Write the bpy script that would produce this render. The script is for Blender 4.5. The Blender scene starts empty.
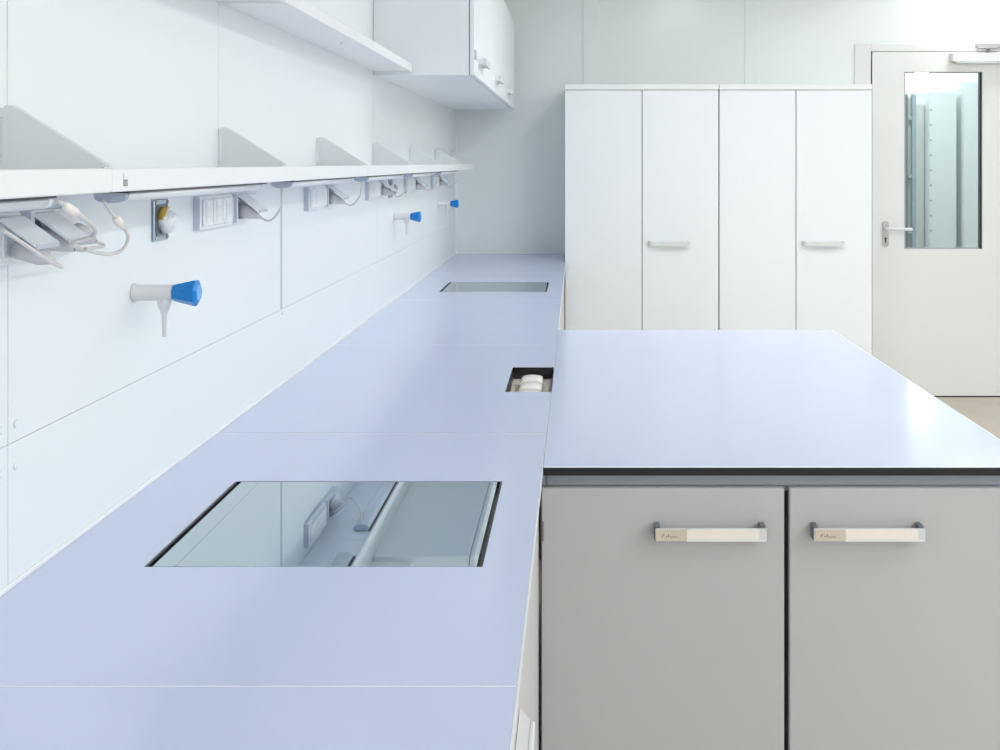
import bpy, bmesh, math
from mathutils import Vector, Matrix

scene = bpy.context.scene
COL = scene.collection
PI = math.pi

# ------------------------------------------------------------------ camera
EYE = 1.473
F = 1168.0            # focal length in pixels of the 1000 px wide frame
cam_data = bpy.data.cameras.new('camera')
cam_data.sensor_width = 36.0
cam_data.lens = 36.0 * F / 1000.0
cam_data.shift_x = -0.077
cam_data.shift_y = -0.212
cam_data.clip_start = 0.02
cam = bpy.data.objects.new('camera', cam_data)
cam.location = (0, 0, EYE)
cam.rotation_euler = (PI / 2, 0, 0)
COL.objects.link(cam)
scene.camera = cam

# ------------------------------------------------------------------ materials
def mat(name, col, rough=0.5, metal=0.0, var=0.02, scale=6.0, bump=0.0, bscale=200.0, ior=1.45, coat=0.0):
    m = bpy.data.materials.new(name)
    m.use_nodes = True
    nt = m.node_tree
    b = nt.nodes['Principled BSDF']
    b.inputs['Roughness'].default_value = rough
    b.inputs['Metallic'].default_value = metal
    b.inputs['IOR'].default_value = ior
    b.inputs['Coat Weight'].default_value = coat
    tc = nt.nodes.new('ShaderNodeTexCoord')
    nz = nt.nodes.new('ShaderNodeTexNoise')
    nz.inputs['Scale'].default_value = scale
    nz.inputs['Detail'].default_value = 3
    nt.links.new(tc.outputs['Object'], nz.inputs['Vector'])
    mx = nt.nodes.new('ShaderNodeMix')
    mx.data_type = 'RGBA'
    nt.links.new(nz.outputs['Fac'], mx.inputs[0])
    lo = [max(0, c * (1 - var)) for c in col]
    hi = [min(1, c * (1 + var)) for c in col]
    mx.inputs[6].default_value = (*lo, 1)
    mx.inputs[7].default_value = (*hi, 1)
    nt.links.new(mx.outputs[2], b.inputs['Base Color'])
    if bump > 0:
        n2 = nt.nodes.new('ShaderNodeTexNoise')
        n2.inputs['Scale'].default_value = bscale
        nt.links.new(tc.outputs['Object'], n2.inputs['Vector'])
        bp = nt.nodes.new('ShaderNodeBump')
        bp.inputs['Strength'].default_value = bump
        bp.inputs['Distance'].default_value = 0.001
        nt.links.new(n2.outputs['Fac'], bp.inputs['Height'])
        nt.links.new(bp.outputs['Normal'], b.inputs['Normal'])
    return m

def mat_emit(name, col, strength):
    m = bpy.data.materials.new(name)
    m.use_nodes = True
    b = m.node_tree.nodes['Principled BSDF']
    b.inputs['Base Color'].default_value = (*col, 1)
    b.inputs['Emission Color'].default_value = (*col, 1)
    b.inputs['Emission Strength'].default_value = strength
    return m

def mat_pane(name, tint, refl=0.1):
    m = bpy.data.materials.new(name)
    m.use_nodes = True
    nt = m.node_tree
    for n in list(nt.nodes):
        nt.nodes.remove(n)
    out = nt.nodes.new('ShaderNodeOutputMaterial')
    tr = nt.nodes.new('ShaderNodeBsdfTransparent')
    tr.inputs['Color'].default_value = (*tint, 1)
    gl = nt.nodes.new('ShaderNodeBsdfGlossy')
    gl.inputs['Roughness'].default_value = 0.01
    fr = nt.nodes.new('ShaderNodeFresnel')
    fr.inputs['IOR'].default_value = 1.5
    ms = nt.nodes.new('ShaderNodeMixShader')
    nt.links.new(fr.outputs['Fac'], ms.inputs[0])
    nt.links.new(tr.outputs[0], ms.inputs[1])
    nt.links.new(gl.outputs[0], ms.inputs[2])
    nt.links.new(ms.outputs[0], out.inputs['Surface'])
    return m

M = {}
M['wall'] = mat('white_wall_panel', (0.832, 0.868, 0.889), 0.35, var=0.008, scale=1.5)
M['wall_back'] = mat('pale_grey_green_panel', (0.83, 0.87, 0.865), 0.22, var=0.01, scale=1.2)
M['seam'] = mat('panel_joint', (0.76, 0.79, 0.80), 0.7)
M['seam_light'] = mat('light_joint', (0.82, 0.84, 0.85), 0.5)
M['sealant'] = mat('white_sealant', (0.88, 0.89, 0.90), 0.4)
M['shelf'] = mat('white_powder_coat', (0.86, 0.88, 0.892), 0.32, var=0.008)
M['bracket'] = mat('pale_grey_coated_steel', (0.75, 0.785, 0.80), 0.45)
M['cabinet'] = mat('white_cabinet_laminate', (0.865, 0.897, 0.927), 0.3, var=0.01, scale=2)
M['cab_line'] = mat('cabinet_gap_grey', (0.74, 0.76, 0.77), 0.6)
M['top'] = mat('lavender_worktop', (0.572, 0.63, 0.822), 0.15, var=0.015, scale=3, bump=0.03, bscale=350, ior=1.55)
M['top_edge'] = mat('pale_edge_and_highlight', (0.74, 0.755, 0.80), 0.35)
M['black_edge'] = mat('black_core_edge', (0.012, 0.012, 0.016), 0.35, var=0.2)
M['grey'] = mat('warm_grey_laminate', (0.535, 0.53, 0.535), 0.42, var=0.015, scale=3)
M['rail'] = mat('mid_grey_rail', (0.36, 0.375, 0.41), 0.45)
M['dark'] = mat('dark_gap', (0.03, 0.03, 0.035), 0.6)
M['plinth'] = mat('plinth_grey', (0.2, 0.2, 0.2), 0.6)
M['steel'] = mat('satin_steel', (0.42, 0.42, 0.42), 0.3, 1.0)
M['steel_dark'] = mat('grey_steel_post', (0.2, 0.22, 0.25), 0.4, 0.6)
M['label_tan'] = mat('beige_label_card', (0.66, 0.58, 0.49), 0.5)
M['label_white'] = mat('cream_label_strip', (0.92, 0.86, 0.80), 0.35)
M['ink'] = mat('brown_ink', (0.25, 0.17, 0.08), 0.6)
M['handle_white'] = mat('white_grey_handle', (0.72, 0.73, 0.73), 0.3)
M['hinge'] = mat('hinge_grey', (0.22, 0.22, 0.21), 0.4, 0.4)
M['tap'] = mat('pale_grey_tap_coating', (0.74, 0.73, 0.74), 0.35)
M['blue'] = mat('blue_plastic', (0.0, 0.215, 0.62), 0.25, var=0.05)
M['blue_light'] = mat('light_blue_cap', (0.12, 0.42, 0.86), 0.25)
M['socket'] = mat('white_plastic', (0.82, 0.84, 0.86), 0.35)
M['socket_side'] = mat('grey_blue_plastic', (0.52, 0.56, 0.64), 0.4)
M['socket_shade'] = mat('painted_socket_shade', (0.10, 0.11, 0.13), 0.5)
M['plug'] = mat('grey_plug_plastic', (0.62, 0.61, 0.62), 0.4)
M['cord'] = mat('pale_grey_cable', (0.68, 0.66, 0.64), 0.45)
M['lamp_end_shade'] = mat('shaded_end_cap', (0.43, 0.47, 0.56), 0.45)
M['lamp_cover'] = mat('white_lamp_cover', (0.84, 0.87, 0.90), 0.3)
M['chrome'] = mat('chrome', (0.34, 0.41, 0.50), 0.12, 1.0)
M['yellow'] = mat('ochre_yellow_plastic', (0.72, 0.48, 0.10), 0.4)
M['mirror'] = mat('reflective_tinted_glass', (0.47, 0.56, 0.60), 0.02, 1.0, var=0.0)
M['frame_black'] = mat('black_trim', (0.02, 0.02, 0.022), 0.35)
M['outlet'] = mat('ivory_plastic', (0.86, 0.84, 0.80), 0.3)
M['outlet_base'] = mat('beige_plastic', (0.62, 0.56, 0.48), 0.5)
M['door'] = mat('warm_white_door', (0.78, 0.79, 0.775), 0.3, var=0.01, scale=2)
M['floor'] = mat('beige_floor', (0.50, 0.45, 0.385), 0.45, var=0.12, scale=5)
M['ceiling'] = mat('ceiling_white', (0.85, 0.86, 0.86), 0.6)
M['pane'] = mat_pane('door_pane', (0.87, 0.92, 0.925))
M['locker'] = mat('pale_teal_locker', (0.68, 0.73, 0.745), 0.35)
M['locker_grey'] = mat('pale_grey_locker', (0.60, 0.63, 0.61), 0.45)
M['rack'] = mat('blue_grey_rack', (0.28, 0.36, 0.39), 0.45)
M['rack_dark'] = mat('dark_rack', (0.12, 0.15, 0.16), 0.45)
M['lamp_on'] = mat_emit('lit_lamp_diffuser', (1.0, 0.99, 0.97), 6.0)

# ------------------------------------------------------------------ mesh builder
class MB:
    def __init__(self):
        self.bm = bmesh.new()
        self.mats = []
    def mi(self, m):
        if m not in self.mats:
            self.mats.append(m)
        return self.mats.index(m)
    def box(self, x0, x1, y0, y1, z0, z1, m, bevel=0.0, seg=1):
        k = self.mi(m)
        r = bmesh.ops.create_cube(self.bm, size=1.0)
        vs = r['verts']
        for v in vs:
            v.co = Vector(((x0 + x1) / 2 + v.co.x * (x1 - x0), (y0 + y1) / 2 + v.co.y * (y1 - y0), (z0 + z1) / 2 + v.co.z * (z1 - z0)))
        fs = set(f for v in vs for f in v.link_faces)
        for f in fs:
            f.material_index = k
        if bevel > 0:
            es = list(set(e for v in vs for e in v.link_edges))
            g = bmesh.ops.bevel(self.bm, geom=es, offset=bevel, segments=seg, profile=0.5, affect='EDGES', clamp_overlap=True)
            for f in g['faces']:
                f.material_index = k
                f.smooth = seg > 1
        return self
    def prism(self, pts, axis, a0, a1, m, smooth=False):
        """polygon pts in the two other axes, extruded along axis"""
        k = self.mi(m)
        def mk(p, a):
            if axis == 'y': return Vector((p[0], a, p[1]))
            if axis == 'x': return Vector((a, p[0], p[1]))
            return Vector((p[0], p[1], a))
        v0 = [self.bm.verts.new(mk(p, a0)) for p in pts]
        v1 = [self.bm.verts.new(mk(p, a1)) for p in pts]
        n = len(pts)
        fs = [self.bm.faces.new(v0), self.bm.faces.new(list(reversed(v1)))]
        for i in range(n):
            f = self.bm.faces.new((v0[i], v1[i], v1[(i + 1) % n], v0[(i + 1) % n]))
            f.smooth = smooth
            fs.append(f)
        for f in fs:
            f.material_index = k
        return self
    def rings(self, rings, m, caps=True, smooth=True, capm=None):
        k = self.mi(m)
        vr = [[self.bm.verts.new(p) for p in r] for r in rings]
        n = len(vr[0])
        for a, b in zip(vr[:-1], vr[1:]):
            for i in range(n):
                f = self.bm.faces.new((a[i], a[(i + 1) % n], b[(i + 1) % n], b[i]))
                f.material_index = k
                f.smooth = smooth
        if caps:
            f = self.bm.faces.new(list(reversed(vr[0]))); f.material_index = k
            f = self.bm.faces.new(vr[-1]); f.material_index = self.mi(capm) if capm else k
        return self
    def lathe(self, p, axis, prof, m, seg=20, smooth=True, phase=0.0, capm=None):
        """prof: list of (distance along axis, radius)"""
        ax = {'x': Vector((1, 0, 0)), 'y': Vector((0, 1, 0)), 'z': Vector((0, 0, 1)), '-z': Vector((0, 0, -1))}[axis] if isinstance(axis, str) else Vector(axis).normalized()
        u = ax.orthogonal().normalized()
        w = ax.cross(u)
        p = Vector(p)
        rs = []
        for d, r in prof:
            rs.append([p + ax * d + (u * math.cos(2 * PI * i / seg + phase) + w * math.sin(2 * PI * i / seg + phase)) * max(r, 1e-5) for i in range(seg)])
        return self.rings(rs, m, True, smooth, capm)
    def tube(self, pts, r, m, seg=10, sub=6):
        P = [Vector(p) for p in pts]
        Q = []
        for i in range(len(P) - 1):
            p0 = P[max(i - 1, 0)]; p1 = P[i]; p2 = P[i + 1]; p3 = P[min(i + 2, len(P) - 1)]
            for s in range(sub):
                t = s / sub
                Q.append(0.5 * ((2 * p1) + (p2 - p0) * t + (2 * p0 - 5 * p1 + 4 * p2 - p3) * t * t + (3 * p1 - p0 - 3 * p2 + p3) * t ** 3))
        Q.append(P[-1])
        u = None
        rs = []
        for i, q in enumerate(Q):
            t = (Q[min(i + 1, len(Q) - 1)] - Q[max(i - 1, 0)]).normalized()
            if u is None:
                u = t.orthogonal().normalized()
            u = (u - t * u.dot(t)).normalized()
            w = t.cross(u)
            rs.append([q + (u * math.cos(2 * PI * k / seg) + w * math.sin(2 * PI * k / seg)) * r for k in range(seg)])
        return self.rings(rs, m)
    def slab(self, xs, ys, z0, z1, holes, m, m_side=None):
        """rectilinear plate with cells left out, outer faces only"""
        k = self.mi(m); ks = self.mi(m_side or m)
        nx, ny = len(xs) - 1, len(ys) - 1
        cell = lambda i, j: 0 <= i < nx and 0 <= j < ny and (i, j) not in holes
        vt, vb = {}, {}
        def T(i, j):
            if (i, j) not in vt: vt[i, j] = self.bm.verts.new((xs[i], ys[j], z1))
            return vt[i, j]
        def B(i, j):
            if (i, j) not in vb: vb[i, j] = self.bm.verts.new((xs[i], ys[j], z0))
            return vb[i, j]
        for i in range(nx):
            for j in range(ny):
                if not cell(i, j): continue
                f = self.bm.faces.new((T(i, j), T(i + 1, j), T(i + 1, j + 1), T(i, j + 1))); f.material_index = k
                f = self.bm.faces.new((B(i, j), B(i, j + 1), B(i + 1, j + 1), B(i + 1, j))); f.material_index = k
                for (di, dj, a, b) in ((-1, 0, (i, j + 1), (i, j)), (1, 0, (i + 1, j), (i + 1, j + 1)), (0, -1, (i, j), (i + 1, j)), (0, 1, (i + 1, j + 1), (i, j + 1))):
                    if not cell(i + di, j + dj):
                        f = self.bm.faces.new((T(*a), B(*a), B(*b), T(*b))); f.material_index = ks
        return self
    def move(self, v):
        bmesh.ops.translate(self.bm, verts=self.bm.verts, vec=Vector(v))
        return self
    def build(self, name, parent=None, kind=None):
        bmesh.ops.recalc_face_normals(self.bm, faces=self.bm.faces)
        me = bpy.data.meshes.new(name)
        self.bm.to_mesh(me)
        self.bm.free()
        for m in self.mats:
            me.materials.append(m)
        o = bpy.data.objects.new(name, me)
        COL.objects.link(o)
        if parent is not None:
            o.parent = parent
        if kind:
            o['kind'] = kind
        return o

def tag(o, label, cat, group=None):
    o['label'] = label
    o['category'] = cat
    if group:
        o['group'] = group
    return o

def thing(name, label, cat, loc, group=None):
    o = bpy.data.objects.new(name, None)
    o.location = loc
    o.empty_display_size = 0.05
    COL.objects.link(o)
    return tag(o, label, cat, group)

def copy_tree(o, loc, label):
    def rec(src, par):
        c = src.copy()
        COL.objects.link(c)
        if par is not None:
            c.parent = par
        for ch in [x for x in bpy.data.objects if x.parent == src]:
            rec(ch, c)
        return c
    r = rec(o, None)
    r.location = loc
    r['label'] = label
    return r

# ------------------------------------------------------------------ dimensions
XL = -0.765          # left wall face
YB = 7.35            # back wall face
XR, YF, ZC = 4.7, -2.3, 2.8
ZT = 0.90            # worktop height
ZD = ZT - 0.016      # worktop underside
XE = -0.066          # front edge of the long bench
J = [0.605, 1.55, 2.494, 3.438, 4.382, 5.326, 6.27, 7.09]   # shelf module joints

# ------------------------------------------------------------------ room shell
MB().box(XL - 0.3, XR + 0.2, YF - 0.2, 10.6, -0.12, 0.0, M['floor']).build('floor', kind='structure')
MB().box(XL - 0.3, XR + 0.2, YF - 0.2, 10.6, ZC, ZC + 0.12, M['ceiling']).build('ceiling', kind='structure')

def panelled(us, vs, g, put, m, mseam, mb, skip=()):
    for i in range(len(us) - 1):
        for j in range(len(vs) - 1):
            if (i, j) in skip: continue
            put(us[i] + (g / 2 if i else 0), us[i + 1] - (g / 2 if i < len(us) - 2 else 0), vs[j] + (g / 2 if j else 0), vs[j + 1] - (g / 2 if j < len(vs) - 2 else 0))

w = MB()
w.box(XL - 0.2, XL - 0.0035, YF - 0.1, YB + 0.2, 0, ZC, M['seam_light'])
# lower run of panels (below the horizontal joint) and the upper run with its own joints
def lw(y0, y1, z0, z1):
    w.box(XL - 0.004, XL, y0, y1, z0, z1, M['wall'])
panelled([YF, 1.57, YB], [0, 1.0937], 0.002, lw, M['wall'], M['seam'], w)
panelled([YF, 1.57, 3.02, 4.47, 5.92, YB], [1.0947, 1.4325], 0.003, lw, M['wall'], M['seam'], w)
panelled([YF, 1.568, J[2], J[4], YB], [1.4330, ZC], 0.003, lw, M['wall'], M['seam'], w)
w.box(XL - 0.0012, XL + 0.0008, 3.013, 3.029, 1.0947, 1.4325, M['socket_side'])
w.lathe((XL - 0.001, 3.03, 1.083), 'x', [(0, 0.004), (0.002, 0.004), (0.003, 0.002)], M['plug'], 10)
w.build('wall_left', kind='structure')

# screw heads of the wall lining
sc_ = MB()
for y in (1.55, 1.59):
    for z in (1.118, 1.060):
        sc_.lathe((XL, y, z), 'x', [(0, 0.005), (0.002, 0.005), (0.003, 0.003)], M['wall'], 12)
sc_.build('screw_heads', bpy.data.objects['wall_left'])

# back wall with the door opening
DX0, DX1, DZ = 1.857, 2.86, 2.172        # door opening
w = MB()
w.box(XL - 0.2, DX0 - 0.012, YB, YB + 0.16, 0, ZC, M['wall_back'])
w.box(DX0 - 0.012, DX1 + 0.012, YB, YB + 0.16, DZ + 0.012, ZC, M['wall_back'])
w.box(DX1 + 0.012, XR + 0.2, YB, YB + 0.16, 0, ZC, M['wall_back'])
for x0, x1 in ((0.038, 0.132), (1.055, 1.140)):
    w.box(x0, x1, YB - 0.005, YB, 0, ZC, M['wall_back'], 0.002)
for x in (0.018, 2.247, 3.2, 3.9):
    z0 = 2.25 if 1.75 < x < 2.95 else 0
    w.box(x - 0.003, x + 0.003, YB - 0.001, YB, z0, ZC, M['seam_light'])
w.build('wall_back', kind='structure')
MB().box(XR, XR + 0.15, YF - 0.1, YB + 0.1, 0, ZC, M['wall']).build('wall_right', kind='structure')
MB().box(XL - 0.2, XR + 0.2, YF - 0.15, YF, 0, ZC, M['wall']).build('wall_front', kind='structure')

# corridor seen through the door pane
MB().box(XL, XR + 0.2, 10.4, 10.55, 0, ZC, M['wall']).build('wall_corridor', kind='structure')
MB().box(0.6, 0.7, YB + 0.16, 10.4, 0, ZC, M['wall']).build('wall_corridor_left', kind='structure')
MB().box(XR + 0.02, XR + 0.15, YB + 0.16, 10.4, 0, ZC, M['wall']).build('wall_corridor_right', kind='structure')

# joint between the bench and the wall
MB().box(XL, XL + 0.004, YF, YB, ZT, ZT + 0.007, M['sealant'], 0.001).build('trim_1', kind='structure')
MB().box(XL, XL + 0.012, YB - 0.012, YB, ZT, ZC, M['sealant']).build('trim_2', kind='structure')

# ---- the door
door = bpy.data.objects.new('door_1', None)
door.location = (DX0, YB, 0)
COL.objects.link(door)
door['kind'] = 'structure'
def D(mb): return mb.move((-DX0, -YB, 0))
WX0, WX1, WZ0, WZ1 = 2.058, 2.549, 0.932, 2.046
f = MB()
FX = 1.745
f.box(FX, DX0 - 0.009, YB - 0.007, YB - 0.0005, 0, DZ + 0.052, M['door'], 0.003)
f.box(DX0 - 0.009, DX1 + 0.12, YB - 0.007, YB - 0.0005, DZ + 0.0035, DZ + 0.052, M['door'], 0.003)
f.box(DX1 + 0.003, DX1 + 0.12, YB - 0.012, YB - 0.0005, 0, DZ + 0.003, M['door'], 0.003)
f.box(DX0 - 0.012, DX0 - 0.006, YB, YB + 0.12, 0, DZ + 0.006, M['dark'])
f.box(DX0 - 0.012, DX1 + 0.012, YB, YB + 0.12, DZ + 0.006, DZ + 0.012, M['seam'])
f.box(DX1 + 0.006, DX1 + 0.012, YB, YB + 0.12, 0, DZ + 0.006, M['dark'])
D(f).build('door_frame', door)
l = MB()
LY0, LY1 = YB - 0.006, YB + 0.04
l.slab([DX0, WX0, WX1, DX1], [0.009, WZ0, WZ1, DZ - 0.0005], 0, 1, {(1, 1)}, M['door'])
for v in l.bm.verts:      # the plate was laid flat: stand it up
    x, z, t = v.co
    v.co = Vector((x, LY0 + (1 - t) * (LY1 - LY0), z))
leaf = D(l).build('door_leaf', door)
g = MB()
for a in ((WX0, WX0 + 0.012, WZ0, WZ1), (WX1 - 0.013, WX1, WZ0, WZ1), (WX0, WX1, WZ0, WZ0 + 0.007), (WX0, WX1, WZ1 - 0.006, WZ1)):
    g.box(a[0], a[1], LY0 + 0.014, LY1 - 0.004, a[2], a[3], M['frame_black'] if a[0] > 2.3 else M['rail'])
gk = D(g).build('pane_gasket', leaf)
D(MB().box(WX0 + 0.010, WX1 - 0.011, LY1 - 0.016, LY1 - 0.010, WZ0 + 0.005, WZ1 - 0.004, M['pane'])).build('pane', leaf)
# lever handle on a rounded plate
h = MB()
px, z0, z1, r = 1.938, 0.944, 1.108, 0.020
pts = [(px + r * math.cos(a), z0 + r + r * math.sin(a)) for a in [PI + PI * i / 10 for i in range(11)]] + [(px + r * math.cos(a), z1 - r + r * math.sin(a)) for a in [PI * i / 10 for i in range(11)]]
h.prism(pts, 'y', LY0 - 0.007, LY0, M['steel'])
h.lathe((px, LY0 - 0.0072, 0.998), (0, -1, 0), [(0, 0.008), (0.0006, 0.008)], M['dark'], 14)
h.box(px - 0.004, px + 0.004, LY0 - 0.0076, LY0 - 0.0068, 0.972, 0.998, M['dark'])
h.tube([(px, LY0 - 0.007, 1.062), (px, LY0 - 0.032, 1.062), (px + 0.006, LY0 - 0.046, 1.062), (px + 0.03, LY0 - 0.050, 1.062), (px + 0.08, LY0 - 0.050, 1.060), (px + 0.135, LY0 - 0.047, 1.058), (px + 0.155, LY0 - 0.040, 1.058)], 0.0095, M['handle_white'], 12)
D(h).build('door_handle', door)
c = MB()
c.box(2.345, 2.66, LY0 - 0.055, LY0, 2.106, 2.162, M['door'], 0.004, 2)
c.box(2.3395, 2.345, LY0 - 0.05, LY0, 2.11, 2.158, M['bracket'], 0.001)
c.box(2.37, 2.66, LY0 - 0.06, LY0 - 0.002, 2.098, 2.1035, M['bracket'], 0.001)
c.tube([(2.57, LY0 - 0.045, 2.163), (2.57, LY0 - 0.045, 2.185)], 0.012, M['steel'], 10, 1)
c.box(2.50, 2.62, YB - 0.07, YB - 0.05, 2.186, 2.196, M['steel'], 0.003)
c.box(2.50, 2.75, YB - 0.034, YB - 0.014, 2.196, 2.222, M['steel'], 0.003)
D(c).build('door_closer', door)
# threshold seal under the leaf
D(MB().box(DX0 - 0.006, DX1 + 0.006, YB - 0.004, YB + 0.03, 0.0, 0.008, M['dark'])).build('door_seal', door)

# things standing in the corridor
def locker(x0, x1, y0, y1, zt, m, label, seam=None, dots=None):
    t = thing('locker', label, 'locker', ((x0 + x1) / 2, (y0 + y1) / 2, 0))
    ox, oy = (x0 + x1) / 2, (y0 + y1) / 2
    b = MB()
    b.box(x0 - ox, x1 - ox, y0 + 0.02 - oy, y1 - oy, 0.05, zt, m, 0.004)
    b.box(x0 + 0.01 - ox, x1 - 0.01 - ox, y0 + 0.04 - oy, y1 - oy, 0, 0.05, M['plinth'])
    b.build('body', t)
    d = MB()
    d.box(x0 + 0.004 - ox, x1 - 0.004 - ox, y0 - oy, y0 + 0.0195 - oy, 0.06, zt - 0.01, m, 0.003)
    if dots:
        z = 0.95
        while z < zt - 0.1:
            d.box(x0 + 0.006 - ox, x0 + 0.022 - ox, y0 - 0.003 - oy, y0 + 0.001 - oy, z, z + 0.014, M['rail'])
            z += 0.115
    d.build('locker_door', t)
    return t
k9 = 8.9 / F
def cx(px, y=8.9): return (px - 577) * y / F
locker(cx(929), cx(957), 8.9, 9.3, 2.02, M['locker'], 'pale teal locker behind the door pane with dark studs up one edge', dots=True)
locker(cx(963), cx(1004), 8.9, 9.3, 2.10, M['locker'], 'pale teal locker by the right edge of the door pane')
locker(cx(916, 9.0), cx(925, 9.0), 9.0, 9.3, 1.93, M['locker_grey'], 'narrow pale grey locker between dark rack and studded locker')
rk = thing('storage_rack', 'dark blue grey metal rack behind the left edge of the door pane', 'rack', (cx(905), 8.9, 0))
for i, (a, b, mm) in enumerate(((897, 907.2, 'rack_dark'), (911.5, 915.5, 'rack'))):
    x0, x1 = cx(a) - cx(905), cx(b) - cx(905)
    MB().box(x0, x1, -0.02, 0.02, 0, 2.0, M[mm], 0.003).build('upright', rk)
MB().box(cx(897) - cx(905), cx(915.5) - cx(905), 0.022, 0.04, 0.02, 1.98, M['locker_grey']).build('back_panel', rk)
for z in (0.5, 0.93, 1.36, 1.80):
    MB().box(cx(907.4) - cx(905), cx(911.3) - cx(905), -0.015, 0.02, z, z + 0.03, M['rack'], 0.002).build('crossbar', rk)

# ------------------------------------------------------------------ long bench: worktop slabs
SEAM = [0.08, 1.28, 2.48, 3.68, 4.88, 6.08, YB - 0.001]
GX0, GX1 = -0.615, -0.134
G1, G2 = (1.657, 2.104), (5.19, 5.62)
slab_labels = [
    'lavender worktop slab in the near foreground, in front of the nearest white joint',
    'lavender worktop slab set with the large near reflective glass panel',
    'lavender worktop slab with the socket cut-out beside the island',
    'plain lavender worktop slab just beyond the socket cut-out',
    'lavender worktop slab set with the small distant glass panel',
    'lavender worktop slab at the far end against the back wall']
for i in range(6):
    y0, y1 = SEAM[i] + 0.0015, SEAM[i + 1] - 0.0015
    t = thing('worktop', slab_labels[i], 'worktop', (-0.4, y0, ZD), 'worktop slabs of the long wall bench')
    s = MB()
    x0, x1 = XL + 0.001, XE
    if i == 1 or i == 4:
        a, b = G1 if i == 1 else G2
        s.slab([x0, GX0, GX1, x1], [y0, a, b, y1], ZD, ZT, {(1, 1)}, M['top'], M['top'])
    elif i == 2:
        s.slab([x0, -0.180, x1], [y0, 2.925, 3.275, y1], ZD, ZT, {(1, 1)}, M['top'], M['black_edge'])
    elif i == 5:
        s.slab([x0, -0.078, x1], [y0, 6.775, y1], ZD, ZT, {(1, 1)}, M['top'], M['top'])
    else:
        s.slab([x0, x1], [y0, y1], ZD, ZT, set(), M['top'], M['top'])
    s.move((0.4, -y0, -ZD)).build('slab', t)
    segs = [(y0, y1)]
    if i == 2: segs = [(y0, 2.925), (3.275, y1)]
    if i == 5: segs = [(y0, 6.775)]
    for a, b in segs:
        MB().box(XE + 0.0002, XE + 0.0018, a, b, ZD, ZT, M['top_edge']).move((0.4, -y0, -ZD)).build('edge_strip', t)
    if 0 < i:
        q = MB().box(x0, XE, y0 - 0.0028, y0 - 0.0002, ZD + 0.004, ZT - 0.0002, M['sealant'])
        q.move((0.4, -y0, -ZD)).build('joint_seal', t)

# glass panels flush in the worktop
def glass_panel(yr, label):
    a, b = yr
    t = thing('glass_panel', label, 'glass panel', ((GX0 + GX1) / 2, (a + b) / 2, ZD), 'glass panels sunk in the bench')
    ox, oy = (GX0 + GX1) / 2, (a + b) / 2
    s = MB()
    s.slab([GX0 + 0.0006 - ox, GX0 + 0.004 - ox, GX1 - 0.004 - ox, GX1 - 0.0006 - ox], [a + 0.0006 - oy, a + 0.0014 - oy, b - 0.0014 - oy, b - 0.0006 - oy], 0, 0.0152, {(1, 1)}, M['frame_black'])
    s.box(GX0 + 0.004 - ox, GX1 - 0.004 - ox, a + 0.0014 - oy, b - 0.0014 - oy, 0, 0.003, M['frame_black'])
    s.build('frame', t)
    MB().box(GX0 + 0.011 - ox, GX1 - 0.009 - ox, a + 0.003 - oy, b - 0.003 - oy, 0.0034, 0.0155, M['mirror'], 0.0006).build('glass', t)
    return t
glass_panel(G1, 'large reflective dark-edged glass panel in the near worktop')
glass_panel(G2, 'small-looking distant glass panel in the worktop near the back wall')

# socket well in the bench edge
t = thing('socket_outlet', 'ivory socket block sunk in the square worktop cut-out beside the island', 'socket', (-0.123, 3.1, ZD - 0.0155))
MB().slab([-0.0565, -0.0545, 0.0535, 0.0555], [-0.1745, -0.1725, 0.1725, 0.1745], 0.0, 0.0145, {(1, 1)}, M['frame_black']).build('well_rim', t)
MB().box(-0.0565, 0.0555, -0.1745, 0.1745, -0.006, -0.0005, M['outlet_base']).build('base_plate', t)
o = MB()
for k, (ya, yb, hh) in enumerate(((-0.160, -0.085, 0.019), (-0.083, 0.0, 0.022), (0.002, 0.095, 0.0255))):
    n = 12
    pts = []
    ww = 0.029
    for i in range(n + 1):
        u = -1 + 2 * i / n
        pts.append((0.001 + ww * u, hh * (0.72 + 0.28 * math.sqrt(max(0, 1 - u * u)))))
    pts = [(0.001 - ww, 0.0), ] + pts + [(0.001 + ww, 0.0)]
    o.prism(pts, 'y', ya, yb, M['outlet'], True)
o.build('socket_block', t)
for x in (-0.046, 0.043):
    MB().box(x - 0.006, x + 0.006, -0.10, 0.04, 0.0, 0.006, M['outlet_base'], 0.001).build('side_clip', t)

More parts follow.
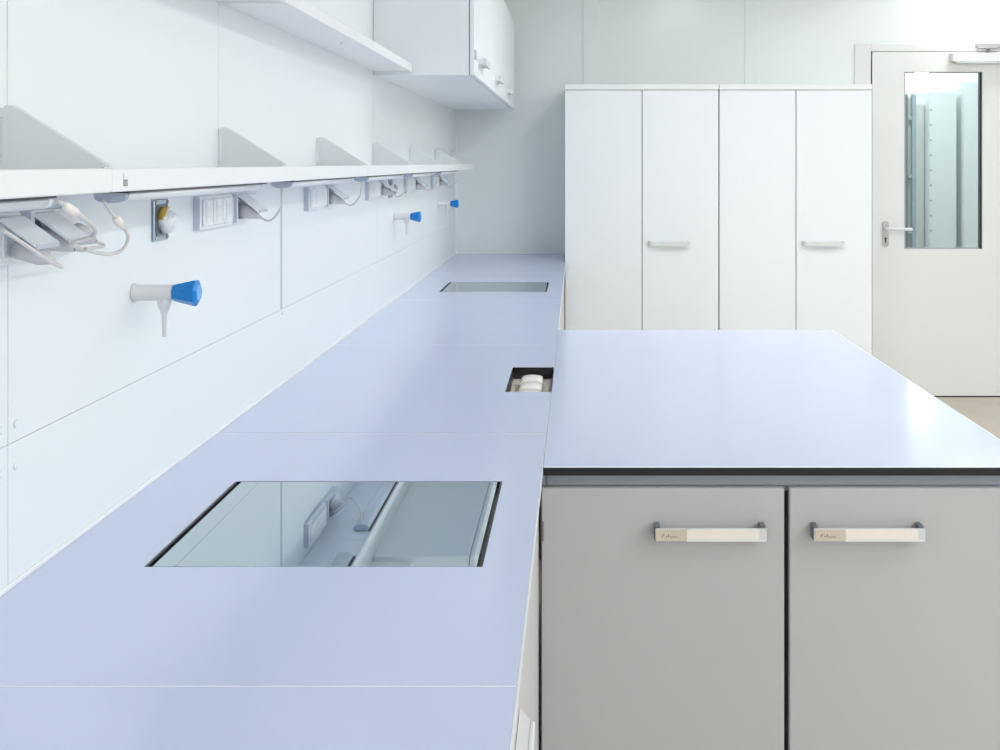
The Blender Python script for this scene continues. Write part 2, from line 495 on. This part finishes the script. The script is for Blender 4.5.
# ------------------------------------------------------------------ bar handle with a label strip
def bar_handle(name, length, parent, loc, axis='x', label_strip=True, m_bar=None, post=None, solid=False):
    """handle along x facing -y (axis x) or along y facing +x (axis y)"""
    h = MB()
    L = length / 2
    dp, hh = (0.021 if solid else 0.030), 0.0118
    mb_ = m_bar or M['handle_white']
    for s in (-1, 1):
        if solid and s > 0:
            continue
        h.box(s * (L - 0.005) - 0.005, s * (L - 0.005) + 0.005, -dp + 0.006, 0.0, -hh, hh + 0.004, post or M['steel_dark'], 0.001)
    h.box(-L + 0.001, L + 0.001 - (0.030 if solid else 0), -dp, -dp + 0.006, -hh, hh, mb_, 0.0015)
    if label_strip and not solid:
        h.box(-L + 0.002, -L + 0.060, -dp - 0.0012, -dp - 0.0001, -hh + 0.0015, hh - 0.001, M['label_tan'])
        h.box(-L + 0.060, L - 0.013, -dp - 0.0012, -dp - 0.0001, -hh + 0.004, hh - 0.0015, M['label_white'])
        h.box(-L + 0.060, L - 0.001, -dp - 0.0012, -dp - 0.0001, -hh + 0.0003, -hh + 0.0034, M['shelf'])
        h.box(L - 0.013, L - 0.002, -dp - 0.0012, -dp - 0.0001, -hh + 0.004, hh - 0.0015, M['handle_white'])
        # the small worn printed mark
        for a, b, z0, z1 in ((0.013, 0.0145, -0.003, 0.001), (0.0155, 0.017, 0.000, 0.003), (0.020, 0.0225, -0.003, -0.001), (0.0245, 0.0262, -0.003, 0.002), (0.0275, 0.042, -0.0034, -0.0022)):
            h.box(-L + a, -L + b, -dp - 0.0015, -dp - 0.0011, z0, z1, M['ink'])
    else:
        h.box(-L + 0.014, -L + 0.055, -dp - 0.001, -dp - 0.0001, -hh + 0.003, hh - 0.003, M['bracket'])
    if solid:
        h.prism([(-L + 0.006, -dp + 0.0061), (L - 0.030, -dp + 0.0061), (L + 0.004, -0.001), (-L + 0.006, -0.001)], 'z', hh - 0.006, hh + 0.001, mb_)
    o = h.build(name, parent)
    o.location = loc
    if axis == 'y':
        o.rotation_euler = (0, 0, PI / 2)
    return o

# ------------------------------------------------------------------ base cabinets
def base_cabinet(name, label, loc, width, depth, doors, rotz=0.0, group=None, hinge=False, rail_h=0.025, post=None):
    """local frame: front face plane y=0, doors face -y, x from 0 to width"""
    t = thing(name, label, 'cabinet', loc, group)
    t.rotation_euler = (0, 0, rotz)
    zt = ZD - 0.001
    b = MB()
    b.box(0.0, width, 0.024, depth, 0.10, zt, M['grey'], 0.001)
    b.box(0.012, width, 0.014, 0.0235, zt - rail_h, zt, M['rail'], 0.001)
    b.box(0.0, 0.0105, 0.0145, 0.0235, zt - rail_h, zt, M['rail'], 0.001)
    b.box(0.002, width - 0.002, 0.0215, 0.0236, 0.10, zt - rail_h - 0.012, M['dark'])
    b.build('body', t)
    MB().box(0.004, width - 0.004, 0.06, depth - 0.02, 0.0, 0.0995, M['plinth']).build('plinth', t)
    for (x0, x1, hx) in doors:
        d = MB().box(x0, x1, 0.0, 0.020, 0.112, zt - rail_h - 0.0005, M['grey'], 0.0015).build('door', t)
        if hx is not None:
            bar_handle('handle', 0.208, d, (hx, 0.0, 0.7775), post=post, solid=post is not None)
    if hinge:
        MB().box(0.0015, 0.0065, -0.0022, -0.0004, 0.757, 0.795, M['hinge'], 0.001).build('hinge', t)
    return t

# island (its end faces the camera)
PX0, PX1, PY0, PY1 = -0.0635, 0.874, 2.20, 4.01
t = thing('island_worktop', 'wide lavender island worktop with a black front edge', 'worktop', (PX0, PY0, ZD))
MB().box(0.0, PX1 - PX0, 0.0035, PY1 - PY0, 0, 0.016, M['top'], 0.0).build('slab', t)
MB().box(0.0, PX1 - PX0, 0.0005, 0.0034, 0, 0.0148, M['black_edge']).build('front_edge', t)
MB().box(0.0, PX1 - PX0, 0.0, 0.0034, 0.0149, 0.0162, M['top_edge']).build('edge_strip', t)  # pale strip paints the highlight along the front bevel
MB().box(PX1 - PX0 + 0.0001, PX1 - PX0 + 0.003, 0.0, PY1 - PY0, 0, 0.0161, M['top_edge']).build('edge_strip', t)
base_cabinet('base_cabinet', 'warm grey double-door base cabinet under the black-edged end of the island', (-0.0695, 2.212, 0), 0.9335, 0.52,
             [(0.002, 0.462, 0.319), (0.472, 0.9305, 0.6155)], hinge=True)
for k, ya in enumerate((2.745, 3.375)):
    base_cabinet('side_cabinet', ('warm grey cabinet on the right flank of the island, behind its double-door end', 'warm grey cabinet on the right flank of the island, farthest from the double doors')[k],
                 (0.862, ya, 0), 0.615, 0.85, [(0.003, 0.612, 0.45)], rotz=PI / 2, group='cabinets on the island flank')

# cabinets under the long bench, fronts facing +x
XB = -0.0725
base_cabinet('bench_cabinet', 'grey base cabinet under the near bench slab, end of its pale handle showing', (XB, 0.575, 0), 0.90, 0.66,
             [(0.003, 0.4465, 0.30), (0.4535, 0.897, 0.782)], rotz=PI / 2, post=M['handle_white'], group='cabinets under the long bench')
base_cabinet('bench_cabinet', 'plain grey bench cabinet front in the narrow gap left of the island doors', (XB, 1.48, 0), 0.728, 0.66,
             [(0.003, 0.727, None)], rotz=PI / 2, group='cabinets under the long bench')
for k, ya in enumerate((4.04, 4.945, 5.85)):
    base_cabinet('bench_cabinet', ('grey bench cabinet just beyond the island', 'grey bench cabinet below the distant glass panel', 'grey bench cabinet next to the tall white cabinets')[k],
                 (XB, ya, 0), 0.90, 0.66, [(0.003, 0.4465, None), (0.4535, 0.897, None)], rotz=PI / 2, group='cabinets under the long bench')

# ------------------------------------------------------------------ tall cabinets
def tall_cabinet(x0, xm, x1, label):
    yf = 6.79
    t = thing('tall_cabinet', label, 'cabinet', (x0, yf, 0), 'tall white cabinets on the back wall')
    W, wm = x1 - x0, xm - x0
    b = MB()
    b.box(0.0, W, 0.022, YB - 0.006 - yf, 0.08, 1.897, M['cabinet'], 0.001)
    b.box(0.004, W - 0.004, 0.02, 0.0222, 0.09, 1.896, M['cab_line'])
    b.build('body', t)
    MB().box(0.0, W, 0.0, YB - 0.006 - yf, 1.8985, 1.932, M['shelf'], 0.003).build('cornice', t)
    MB().box(0.01, W - 0.01, 0.04, YB - 0.03 - yf, 0, 0.0795, M['plinth']).build('plinth', t)
    MB().box(0.0015, wm - 0.0028, 0.0, 0.019, 0.09, 1.8955, M['cabinet'], 0.002).build('door', t)
    d = MB().box(wm + 0.0028, W - 0.002, 0.0, 0.019, 0.09, 1.8955, M['cabinet'], 0.002).build('door', t)
    h = MB()
    c0 = wm + 0.042
    for xx in (c0, c0 + 0.225):
        h.box(xx - 0.006, xx + 0.006, -0.024, 0.0, -0.012, 0.014, M['plug'], 0.002)
    h.box(c0 + 0.010, c0 + 0.07, -0.032, -0.022, -0.014, 0.011, M['bracket'], 0.002)
    h.prism([(c0 + 0.06, -0.014), (c0 + 0.21, -0.016), (c0 + 0.236, -0.006), (c0 + 0.236, 0.012), (c0 + 0.06, 0.012)], 'y', -0.034, -0.024, M['handle_white'])
    o = h.build('handle', d)
    o.location = (0, 0, 1.006)
    return t
tall_cabinet(-0.071, 0.378, 0.824, 'white tall two-door cabinet beside the long bench')
tall_cabinet(0.8275, 1.273, 1.7165, 'white tall two-door cabinet next to the room door')

# ------------------------------------------------------------------ lower shelves
LIP = -0.617
ZS = 1.434
def lower_shelf(j0, j1, label, mark=False):
    y0, y1 = j0 + 0.0012, j1 - 0.0012
    t = thing('bench_shelf', label, 'shelf', (XL, y0, ZS), 'low shelves along the left wall')
    n = y1 - y0
    d = -XL + LIP
    s = MB()
    s.box(0.0005, d - 0.012, 0, n, 0, 0.006, M['shelf'])
    s.box(d - 0.012, d, 0, n, 0, 0.0318, M['shelf'], 0.0015)
    s.build('board', t)
    for (a, b) in ((0, 0.004), (n - 0.004, n)):
        br = MB()
        br.prism([(0.007, 0.0065), (d - 0.0125, 0.0065), (d - 0.0125, 0.034), (d - 0.001, 0.0335), (0.020, 0.113), (0.016, 0.115), (0.007, 0.115)], 'y', a, b, M['bracket'])
        br.box(0.0005, 0.007, a, b, 0.030, 0.042, M['bracket'])
        br.box(0.0005, 0.007, a, b, 0.100, 0.112, M['bracket'])
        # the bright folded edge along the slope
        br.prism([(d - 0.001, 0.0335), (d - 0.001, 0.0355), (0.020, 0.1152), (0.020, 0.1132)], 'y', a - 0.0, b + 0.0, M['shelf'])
        br.build('end_bracket', t)
    if mark:
        q = MB()
        u = d + 0.0001
        q.box(d, d + 0.0006, 0.020, 0.033, 0.0075, 0.0165, M['plug'])
        for yy in (0.0203, 0.0262, 0.0316):
            q.box(d + 0.0005, d + 0.0009, yy, yy + 0.0018, 0.0078, 0.0162, M['steel_dark'])
        q.box(d + 0.0005, d + 0.0009, 0.0205, 0.033, 0.0076, 0.0088, M['steel_dark'])
        q.box(d + 0.0005, d + 0.0009, 0.0205, 0.033, 0.0152, 0.0163, M['steel_dark'])
        q.box(d + 0.0005, d + 0.0008, 0.020, 0.0207, 0.0165, 0.025, M['steel_dark'])
        q.move((0, 0.017, 0))
        q.build('printed_mark', t)
    return t
ls = ['low white shelf nearest the viewer, with the large grey end bracket', 'low white shelf with the small printed mark on its lip',
      'low white shelf starting just past the dark vertical wall joint', 'low white shelf over the second blue tap, fourth along the wall',
      'low white shelf under the middle of the overhead cabinets, fifth along the wall', 'low white shelf sixth along, before the short end shelf', 'short low white shelf at the far end of the row']
for i in range(7):
    lower_shelf(J[i], J[i + 1], ls[i], mark=(i == 1))

# lamps under the lower shelves
def under_lamp(j0, j1, label):
    y0, y1 = j0 + 0.075, j1 - 0.150
    t = thing('under_shelf_lamp', label, 'lamp', (-0.65, y0, ZS), 'strip lamps under the low shelves')
    n = y1 - y0
    prof = []
    for i in range(9):
        a = PI * i / 8
        prof.append((0.022 * math.cos(a), -0.006 - 0.0105 * math.sin(a) ** 0.7))
    prof = [(0.022, -0.003)] + prof + [(-0.022, -0.003)]
    MB().prism(prof, 'y', 0.012, n - 0.012, M['lamp_cover'], True).build('cover', t)
    for a, b in ((0, 0.0115), (n - 0.0115, n)):
        MB().prism([(x * 1.03, z * 1.02) for x, z in prof], 'y', a, b, M['lamp_end_shade'] if a == 0 else M['lamp_cover'], True).build('end_cap', t)  # near cap coloured darker to paint in its shadow
    MB().box(-0.018, 0.028, 0.004, n - 0.004, -0.0028, -0.0003, M['black_edge']).build('mounting_rail', t)
    return t
lampl = ['strip lamp under the nearest low shelf', 'strip lamp under the low shelf with the printed mark', 'strip lamp under the low shelf past the dark wall joint',
         'strip lamp under the fourth low shelf along the wall', 'strip lamp under the fifth low shelf along the wall', 'strip lamp under the sixth low shelf along the wall']
for i in range(6):
    under_lamp(J[i], J[i + 1], lampl[i])

# ------------------------------------------------------------------ sockets on the wall
def socket_a(j, label):
    t = thing('socket_box', label, 'socket', (XL, j - 0.13, 1.337), 'triple socket boxes under the shelves')
    b = MB()
    b.box(0, 0.014, 0, 0.22, 0, 0.070, M['socket'], 0.003)
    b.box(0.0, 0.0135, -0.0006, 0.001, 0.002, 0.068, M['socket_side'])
    b.build('housing', t)
    for k in range(3):
        y = 0.012 + k * 0.067
        l = MB()
        l.box(0.0142, 0.020, y, y + 0.060, 0.008, 0.063, M['socket'], 0.002)
        l.box(0.0200, 0.0225, y + 0.006, y + 0.009, 0.014, 0.058, M['socket'], 0.001)
        l.box(0.0200, 0.0225, y + 0.050, y + 0.053, 0.014, 0.058, M['socket'], 0.001)
        l.box(0.0200, 0.0208, y + 0.018, y + 0.042, 0.024, 0.048, M['bracket'], 0.001)
        l.build('socket_cover', t)
    if j < 1.6:
        open_lid(t, 0.144, 0.006, 0.0215)
    return t
def socket_b(j, label):
    t = thing('power_socket', label, 'socket', (XL, j + 0.112, 1.341), 'double power sockets under the shelves')
    b = MB()
    # the frame stands off the wall, its openings face the room
    b.slab([0, 0.010, 0.069, 0.081, 0.141, 0.151], [0, 0.008, 0.056, 0.066], 0, 0.017, {(1, 1), (3, 1)}, M['socket'])
    for v in b.bm.verts:
        y, z, x = v.co
        v.co = Vector((x, y, z))
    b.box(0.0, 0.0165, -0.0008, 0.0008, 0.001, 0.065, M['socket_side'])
    b.build('frame', t)
    for y in (0.0395, 0.111):
        q = MB()
        q.box(0.0005, 0.004, y - 0.029, y + 0.0295, 0.0085, 0.0555, M['socket_side'])
        q.lathe((0.0042, y, 0.032), 'x', [(0, 0.020), (0.0008, 0.020)], M['socket_shade'], 20)  # dark disc: the shade behind the lid is put into its colour
        q.build('socket_insert', t)
    open_lid(t, 0.006, 0.004)
    q = MB()
    q.box(0.0172, 0.0205, 0.077, 0.144, 0.004, 0.062, M['socket'], 0.0015)
    q.box(0.0203, 0.0222, 0.084, 0.137, 0.008, 0.014, M['bracket'], 0.001)
    q.build('hinged_lid', t)
    return t
def open_lid(t, y, z0, x0=0.017, n=1):
    """hinged lid of a socket, propped open; hinge along y at the top"""
    q = MB()
    q.prism([(x0 - 0.001, z0 + 0.0555), (x0 + 0.001, z0 + 0.0585), (x0 + 0.048, z0 + 0.024), (x0 + 0.046, z0 + 0.021)], 'y', y, y + 0.066, M['socket'])
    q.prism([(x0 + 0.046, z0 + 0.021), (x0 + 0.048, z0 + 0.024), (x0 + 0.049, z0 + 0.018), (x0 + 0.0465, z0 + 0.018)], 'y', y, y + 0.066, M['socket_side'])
    q.box(x0 - 0.006, x0 + 0.002, y + 0.004, y + 0.062, z0 + 0.0545, z0 + 0.060, M['socket_side'], 0.001)
    return q.build('hinged_lid', t)
def lamp_cable(path, plug_at, label, con=None, r=0.0026):
    """path from the lamp to the plug; plug_at is the wall-side point of the plug"""
    p = Vector(plug_at)
    t = thing('lamp_cable', label, 'cord', p, 'lamp cords')
    q = MB()
    e = Vector(path[-1]) - p
    a = e.normalized()
    u = Vector((0, 0, 1)); u = (u - a * u.dot(a)).normalized(); w_ = a.cross(u)
    L = e.length
    rs = []
    for d, hw, hz in ((0, .0155, .0155), (0.35 * L, .0155, .0155), (0.6 * L, .0125, .011), (0.85 * L, .007, .007), (L, .004, .004)):
        n = 12
        rs.append([a * d + w_ * hw * math.copysign(abs(math.cos(2 * PI * i / n)) ** .6, math.cos(2 * PI * i / n)) + u * hz * math.copysign(abs(math.sin(2 * PI * i / n)) ** .6, math.sin(2 * PI * i / n)) for i in range(n)])
    q.rings(rs, M['plug'])
    q.build('plug', t)
    MB().tube([Vector(x) - p for x in path], r, M['cord'], 8, 6).build('wire', t)
    if con:
        A, B = Vector(con[0]) - p, Vector(con[1]) - p
        ax = B - A
        n = ax.length
        MB().lathe(A, ax, [(0, 0.0035), (0.1 * n, 0.006), (0.55 * n, 0.0062), (0.6 * n, 0.0045), (n, 0.0032)], M['label_white'], 10).build('connector', t)
    return t
def P(px, py, X):
    s = (577 - px) / -X
    return (X, F / s, EYE - (py - 163) / s)

sa = ['socket box at the left picture edge under the near shelves', 'triple socket box between the chrome switch plate and the second dangling cord',
      'triple socket box just right of the dark vertical wall joint', 'triple socket box before the small distant dark plate', 'far socket box above the second blue tap', 'farthest socket box on the left wall']
sb = ['nearest double power socket with a plug and looping cord', 'double power socket by the top of the dark vertical wall joint', 'double power socket third along the wall',
      'double power socket beside the small distant dark plate', 'double power socket fifth along the wall', 'double power socket farthest along the wall']
scn = ['pale cord looping widest below the shelf joint, nearest shelves', 'pale cord hanging by the top of the dark vertical wall joint', 'pale cord hanging from the third lamp joint along',
      'pale cord hanging beside the distant dark plate', 'small pale cord hanging above the second blue tap', 'tiny pale cord at the far end of the shelf row']
for k in range(6):
    j = J[k + 1]
    jj = j - (0.060 if k == 0 else 0.037)
    socket_a(jj, sa[k])
    socket_b(jj, sb[k])
    pg = (XL + 0.0115, jj + 0.1515, 1.3700)
    if k == 0:
        lamp_cable([P(57, 200, -.64), P(66, 206, -.635), P(77, 214, -.63), P(88, 222, -.63), P(95, 230, -.635), P(93, 236, -.645), P(84, 240, -.655), P(72, 244, -.67), (-0.692, jj + 0.152, 1.351), (-0.706, jj + 0.1515, 1.352)],
                   pg, 'pale cord with a fat cream connector, from the nearest strip lamp', con=(P(64, 205, -.636), P(84, 219, -.63)), r=0.003)
        # the second cord of this joint runs to the socket with the closed lid
        lamp_cable([P(104, 201, -.655), P(109, 209, -.655), P(118, 221, -.65), P(126, 231, -.645), P(128, 240, -.645), P(122, 250, -.65), P(111, 254, -.66), P(98, 253, -.67), P(86, 249, -.68), (-0.694, jj + 0.224, 1.351), (-0.706, jj + 0.223, 1.358)],
                   (XL + 0.0275, jj + 0.223, 1.371), scn[0], con=(P(115, 217.5, -.651), P(124, 228.5, -.646)))
    else:
        lamp_cable([(-0.65, j + 0.085, 1.4165), (-0.651, j + 0.084, 1.400), (-0.653, j + 0.088, 1.380), (-0.664, j + 0.092, 1.360), (-0.678, j + 0.100, 1.347), (-0.693, jj + 0.147, 1.345), (-0.707, jj + 0.1515, 1.352)],
                   pg, scn[k], r=0.0022)
# a plug in the box at the very left
t = thing('socket_plug', 'grey beige plug in the socket box at the left picture edge', 'plug', (XL + 0.0295, 1.535, 1.362))
q = MB()
a = Vector((0.10, -0.004, -0.037)).normalized(); u = Vector((0, 0, 1)); u = (u - a * u.dot(a)).normalized(); w_ = a.cross(u)
rs = []
for d, hw, hz in ((0.0, .0140, .0140), (0.02, .0140, .0125), (0.036, .0125, .011), (0.046, .008, .007), (0.052, .005, .004)):
    rs.append([a * d + w_ * hw * math.copysign(abs(math.cos(2 * PI * i / 12)) ** .6, math.cos(2 * PI * i / 12)) + u * hz * math.copysign(abs(math.sin(2 * PI * i / 12)) ** .6, math.sin(2 * PI * i / 12)) for i in range(12)])
q.rings(rs, M['plug'])
q.build('plug_body', t)
e = a * 0.050
MB().tube([e, e + Vector((0.010, -0.002, -0.006)), e + Vector((0.020, -0.02, -0.006)), e + Vector((0.022, -0.06, 0.005)), e + Vector((0.02, -0.12, 0.03)), e + Vector((0.018, -0.17, 0.05))], 0.0026, M['cord'], 8).build('wire', t)

# chrome plates with a yellow and white knob
def switch_plate(y, label, full=True):
    t = thing('switch_plate', label, 'switch', (XL, y, 1.370), 'chrome switch plates on the left wall')
    b = MB()
    b.box(0.0003, 0.006, -0.036, 0.036, -0.039, 0.037, M['chrome'], 0.002)
    b.box(0.006, 0.0072, -0.028, 0.028, -0.030, 0.028, M['steel_dark'], 0.001)
    b.build('plate', t)
    s = MB()
    for yy in (-0.030, 0.030):
        for zz in (-0.033, 0.031):
            s.lathe((0.006, yy, zz), 'x', [(0, 0.0035), (0.0015, 0.0035), (0.0022, 0.002)], M['steel'], 10)
    s.build('screw_heads', t)
    k = MB()
    k.lathe((0.0073, 0, 0.0), 'x', [(0, 0.023), (0.010, 0.0235), (0.014, 0.022)], M['socket'], 24)
    ky = k.mi(M['yellow'])
    for f in k.bm.faces:
        if full and f.calc_center_median().z > 0.003:
            f.material_index = ky
    k.build('knob_ring', t)
    k = MB()
    k.lathe((0.0140, 0, -0.004), (1, 0.10, -0.30), [(0, 0.0225), (0.008, 0.0205), (0.015, 0.017), (0.018, 0.012)], M['socket'] if full else M['rail'], 24)
    for z in (-0.012, -0.004, 0.004):
        k.box(0.012, 0.0325, -0.014, -0.0115, z - 0.0012, z + 0.0012, M['bracket'])
    k.build('knob', t)
    return t
switch_plate(2.135, 'chrome switch plate with a yellow and white knob below the marked shelf')
switch_plate(4.765, 'small distant dark chrome plate above and left of the second blue tap', False)

# ------------------------------------------------------------------ taps
def tap(y, label):
    t = thing('water_tap', label, 'tap', (XL, y, 1.2495), 'blue-handled taps on the left wall')
    b = MB()
    b.lathe((0.0003, 0, 0), 'x', [(0, 0.0160), (0.003, 0.0160), (0.004, 0.0140), (0.064, 0.0140), (0.0685, 0.0135), (0.069, 0.0115)], M['tap'], 28)
    b.build('body', t)
    n = MB()
    n.lathe((0.0535, 0, -0.008), '-z', [(0, 0.0115), (0.010, 0.0115), (0.016, 0.0100), (0.0300, 0.0048), (0.032, 0.0046), (0.067, 0.0036), (0.068, 0.0030)], M['tap'], 20)
    n.build('nozzle', t)
    k = MB()
    k.lathe((0.0695, 0, 0), 'x', [(0, 0.0135), (0.0015, 0.0150), (0.036, 0.0235), (0.040, 0.0230), (0.0445, 0.0150)], M['blue'], 7, False, 0.3, M['blue_light'])
    k.build('knob', t)
    return t
tap(2.014, 'large near wall tap with a blue faceted knob')
tap(4.88, 'second wall tap with a blue knob, middle of three')
tap(6.42, 'farthest blue-knobbed wall tap, near the back corner')

# ------------------------------------------------------------------ upper shelves
def upper_shelf(y0, y1, label):
    t = thing('upper_shelf', label, 'shelf', (XL, y0, 1.813), 'upper shelves on the left wall')
    n = y1 - y0
    d = 0.149
    b = MB()
    b.box(0.0005, d - 0.013, 0, n, 0.004, 0.012, M['shelf'])
    b.box(d - 0.0128, d, 0, n, 0, 0.030, M['shelf'], 0.001)
    b.box(0.0005, d - 0.0128, 0, 0.004, 0.0, 0.0038, M['shelf'])
    b.box(0.0005, d - 0.0128, n - 0.004, n, 0.0, 0.0038, M['shelf'])
    b.build('board', t)
    MB().lathe((d * 0.62, n * 0.45 if n > 1.5 else n * .4, 0.0038), '-z', [(0, 0.004), (0.002, 0.004), (0.003, 0.002)], M['bracket'], 10).build('screw_head', t)
    for y in (0.001, n - 0.005):
        MB().prism([(0.0005, 0.0125), (d - 0.014, 0.0125), (0.02, 0.095), (0.0005, 0.095)], 'y', y, y + 0.004, M['bracket']).build('end_bracket', t)
    return t
upper_shelf(J[1] - 0.9, J[2] - 0.001, 'upper white shelf cut off by the top of the picture')
upper_shelf(J[2] + 0.001, J[4] - 0.012, 'long upper white shelf ending at the overhead cabinets')

# ------------------------------------------------------------------ overhead cabinets
CZ0, CZ1 = 1.803, 2.335
XC = -0.405
oc = ['overhead white cabinet nearest, its side panel facing the viewer', 'middle overhead white cabinet', 'overhead white cabinet farthest, nearest the back wall']
hy = [4.67, 5.60, 6.55]
OB = [J[4], J[5], J[6], 7.215]
for i in range(3):
    y0, y1 = OB[i] + 0.001, OB[i + 1] - 0.001
    t = thing('overhead_cabinet', oc[i], 'cabinet', (XL, y0, CZ0), 'overhead cabinets on the left wall')
    n = y1 - y0
    d = XC - XL
    MB().box(0.0005, d, 0, n, 0.0, CZ1 - CZ0, M['cabinet'], 0.001).build('body', t)
    if i == 0:
        b = MB()
        b.box(0.002, 0.004, -0.0012, 0, 0.0, CZ1 - CZ0, M['cab_line'])
        b.box(d - 0.003, d - 0.001, -0.0012, 0, 0.0, CZ1 - CZ0, M['cab_line'])
        b.build('edge_joint', t)
    dr = MB().box(d + 0.003, d + 0.020, 0.0015, n - 0.0015, 0.001, CZ1 - CZ0 - 0.001, M['cabinet'], 0.0015).build('door', t)
    h = MB()
    L = 0.10
    for s in (-1, 1):
        h.box(0.0, 0.022, s * L - 0.006, s * L + 0.006, -0.010, 0.012, M['bracket'], 0.001)
    h.box(0.020, 0.032, -L - 0.008, L + 0.008, -0.014, 0.014, M['handle_white'], 0.002)
    o = h.build('handle', dr)
    o.location = (d + 0.020, hy[i] - y0, 0.066)
    if i == 0:
        MB().box(d + 0.0205, d + 0.027, 0.004, 0.05, 0.060, 0.094, M['plug'], 0.002).build('lock', t)

# ------------------------------------------------------------------ ceiling lamps (outside the frame), an added fill and light
def ceiling_lamp(x, y, w_, l_, power, label, col=(1.0, 0.985, 0.965)):
    t = thing('ceiling_lamp', label, 'lamp', (x, y, ZC), 'ceiling lamps')
    MB().slab([-w_ / 2 - .02, -w_ / 2, w_ / 2, w_ / 2 + .02], [-l_ / 2 - .02, -l_ / 2, l_ / 2, l_ / 2 + .02], -0.05, -0.001, {(1, 1)}, M['shelf']).build('frame', t)
    MB().box(-w_ / 2 + .001, w_ / 2 - .001, -l_ / 2 + .001, l_ / 2 - .001, -0.03, -0.002, M['lamp_on']).build('diffuser', t)
    ld = bpy.data.lights.new('ceiling_lamp_light', 'AREA')
    ld.shape = 'RECTANGLE'
    ld.size, ld.size_y = w_ - 0.02, l_ - 0.02
    ld.energy = power
    ld.color = col
    lo = bpy.data.objects.new('ceiling_lamp_light', ld)
    lo.location = (0, 0, -0.052)
    COL.objects.link(lo)
    lo.parent = t
    return t
words_ = ['first', 'second', 'third', 'fourth', 'fifth']
for k, (y, pa, pb) in enumerate(((-1.1, 56, 56), (0.9, 54, 50), (2.9, 46, 40), (4.9, 33, 13), (7.11, 15, 4))):
    l_ = 1.3 if k < 4 else 0.3
    ceiling_lamp(2.3 if k < 4 else 2.5, y, 0.35, l_, pa, 'ceiling lamp over the aisle beside the island, %s from the rear wall' % words_[k], (0.955, 0.985, 1.0))
    ceiling_lamp(3.9, y, 0.35, l_, pb, 'ceiling lamp along the far side of the room, %s from the rear wall' % words_[k], (0.985, 0.99, 0.985))
ceiling_lamp(0.8, 5.0, 0.35, 1.3, 32, 'added fill lamp above the far half of the island', (0.95, 0.985, 1.0))  # unseen lamp, added to brighten the rear left of the room
ceiling_lamp(2.6, 9.9, 1.6, 0.3, 80, 'corridor ceiling lamp beyond the lockers')
ceiling_lamp(2.4, 8.2, 1.2, 0.3, 42, 'corridor ceiling lamp in front of the lockers')

t = thing('corridor_sconce', 'small lit lamp on the corridor wall showing in the top of the door pane', 'lamp', (3.06, 10.399, 2.17))
MB().box(-0.075, 0.075, -0.03, -0.0005, -0.135, 0.135, M['shelf'], 0.008, 2).build('housing', t)
MB().box(-0.06, 0.06, -0.055, -0.0302, -0.12, 0.12, mat_emit('bright_lamp_glass', (1.0, 1.0, 1.0), 170.0), 0.015, 3).build('lamp_glass', t)

# ------------------------------------------------------------------ world and view
wd = bpy.data.worlds.new('world')
scene.world = wd
wd.use_nodes = True
wd.node_tree.nodes['Background'].inputs['Color'].default_value = (0.75, 0.85, 1.0, 1)
wd.node_tree.nodes['Background'].inputs['Strength'].default_value = 0.3
scene.view_settings.view_transform = 'Standard'
scene.view_settings.look = 'None'
scene.view_settings.gamma = 1.0
scene.view_settings.use_curve_mapping = False
scene.view_settings.exposure = -1.22
scene.cycles.max_bounces = 14
scene.cycles.diffuse_bounces = 8
scene.cycles.use_denoising = True
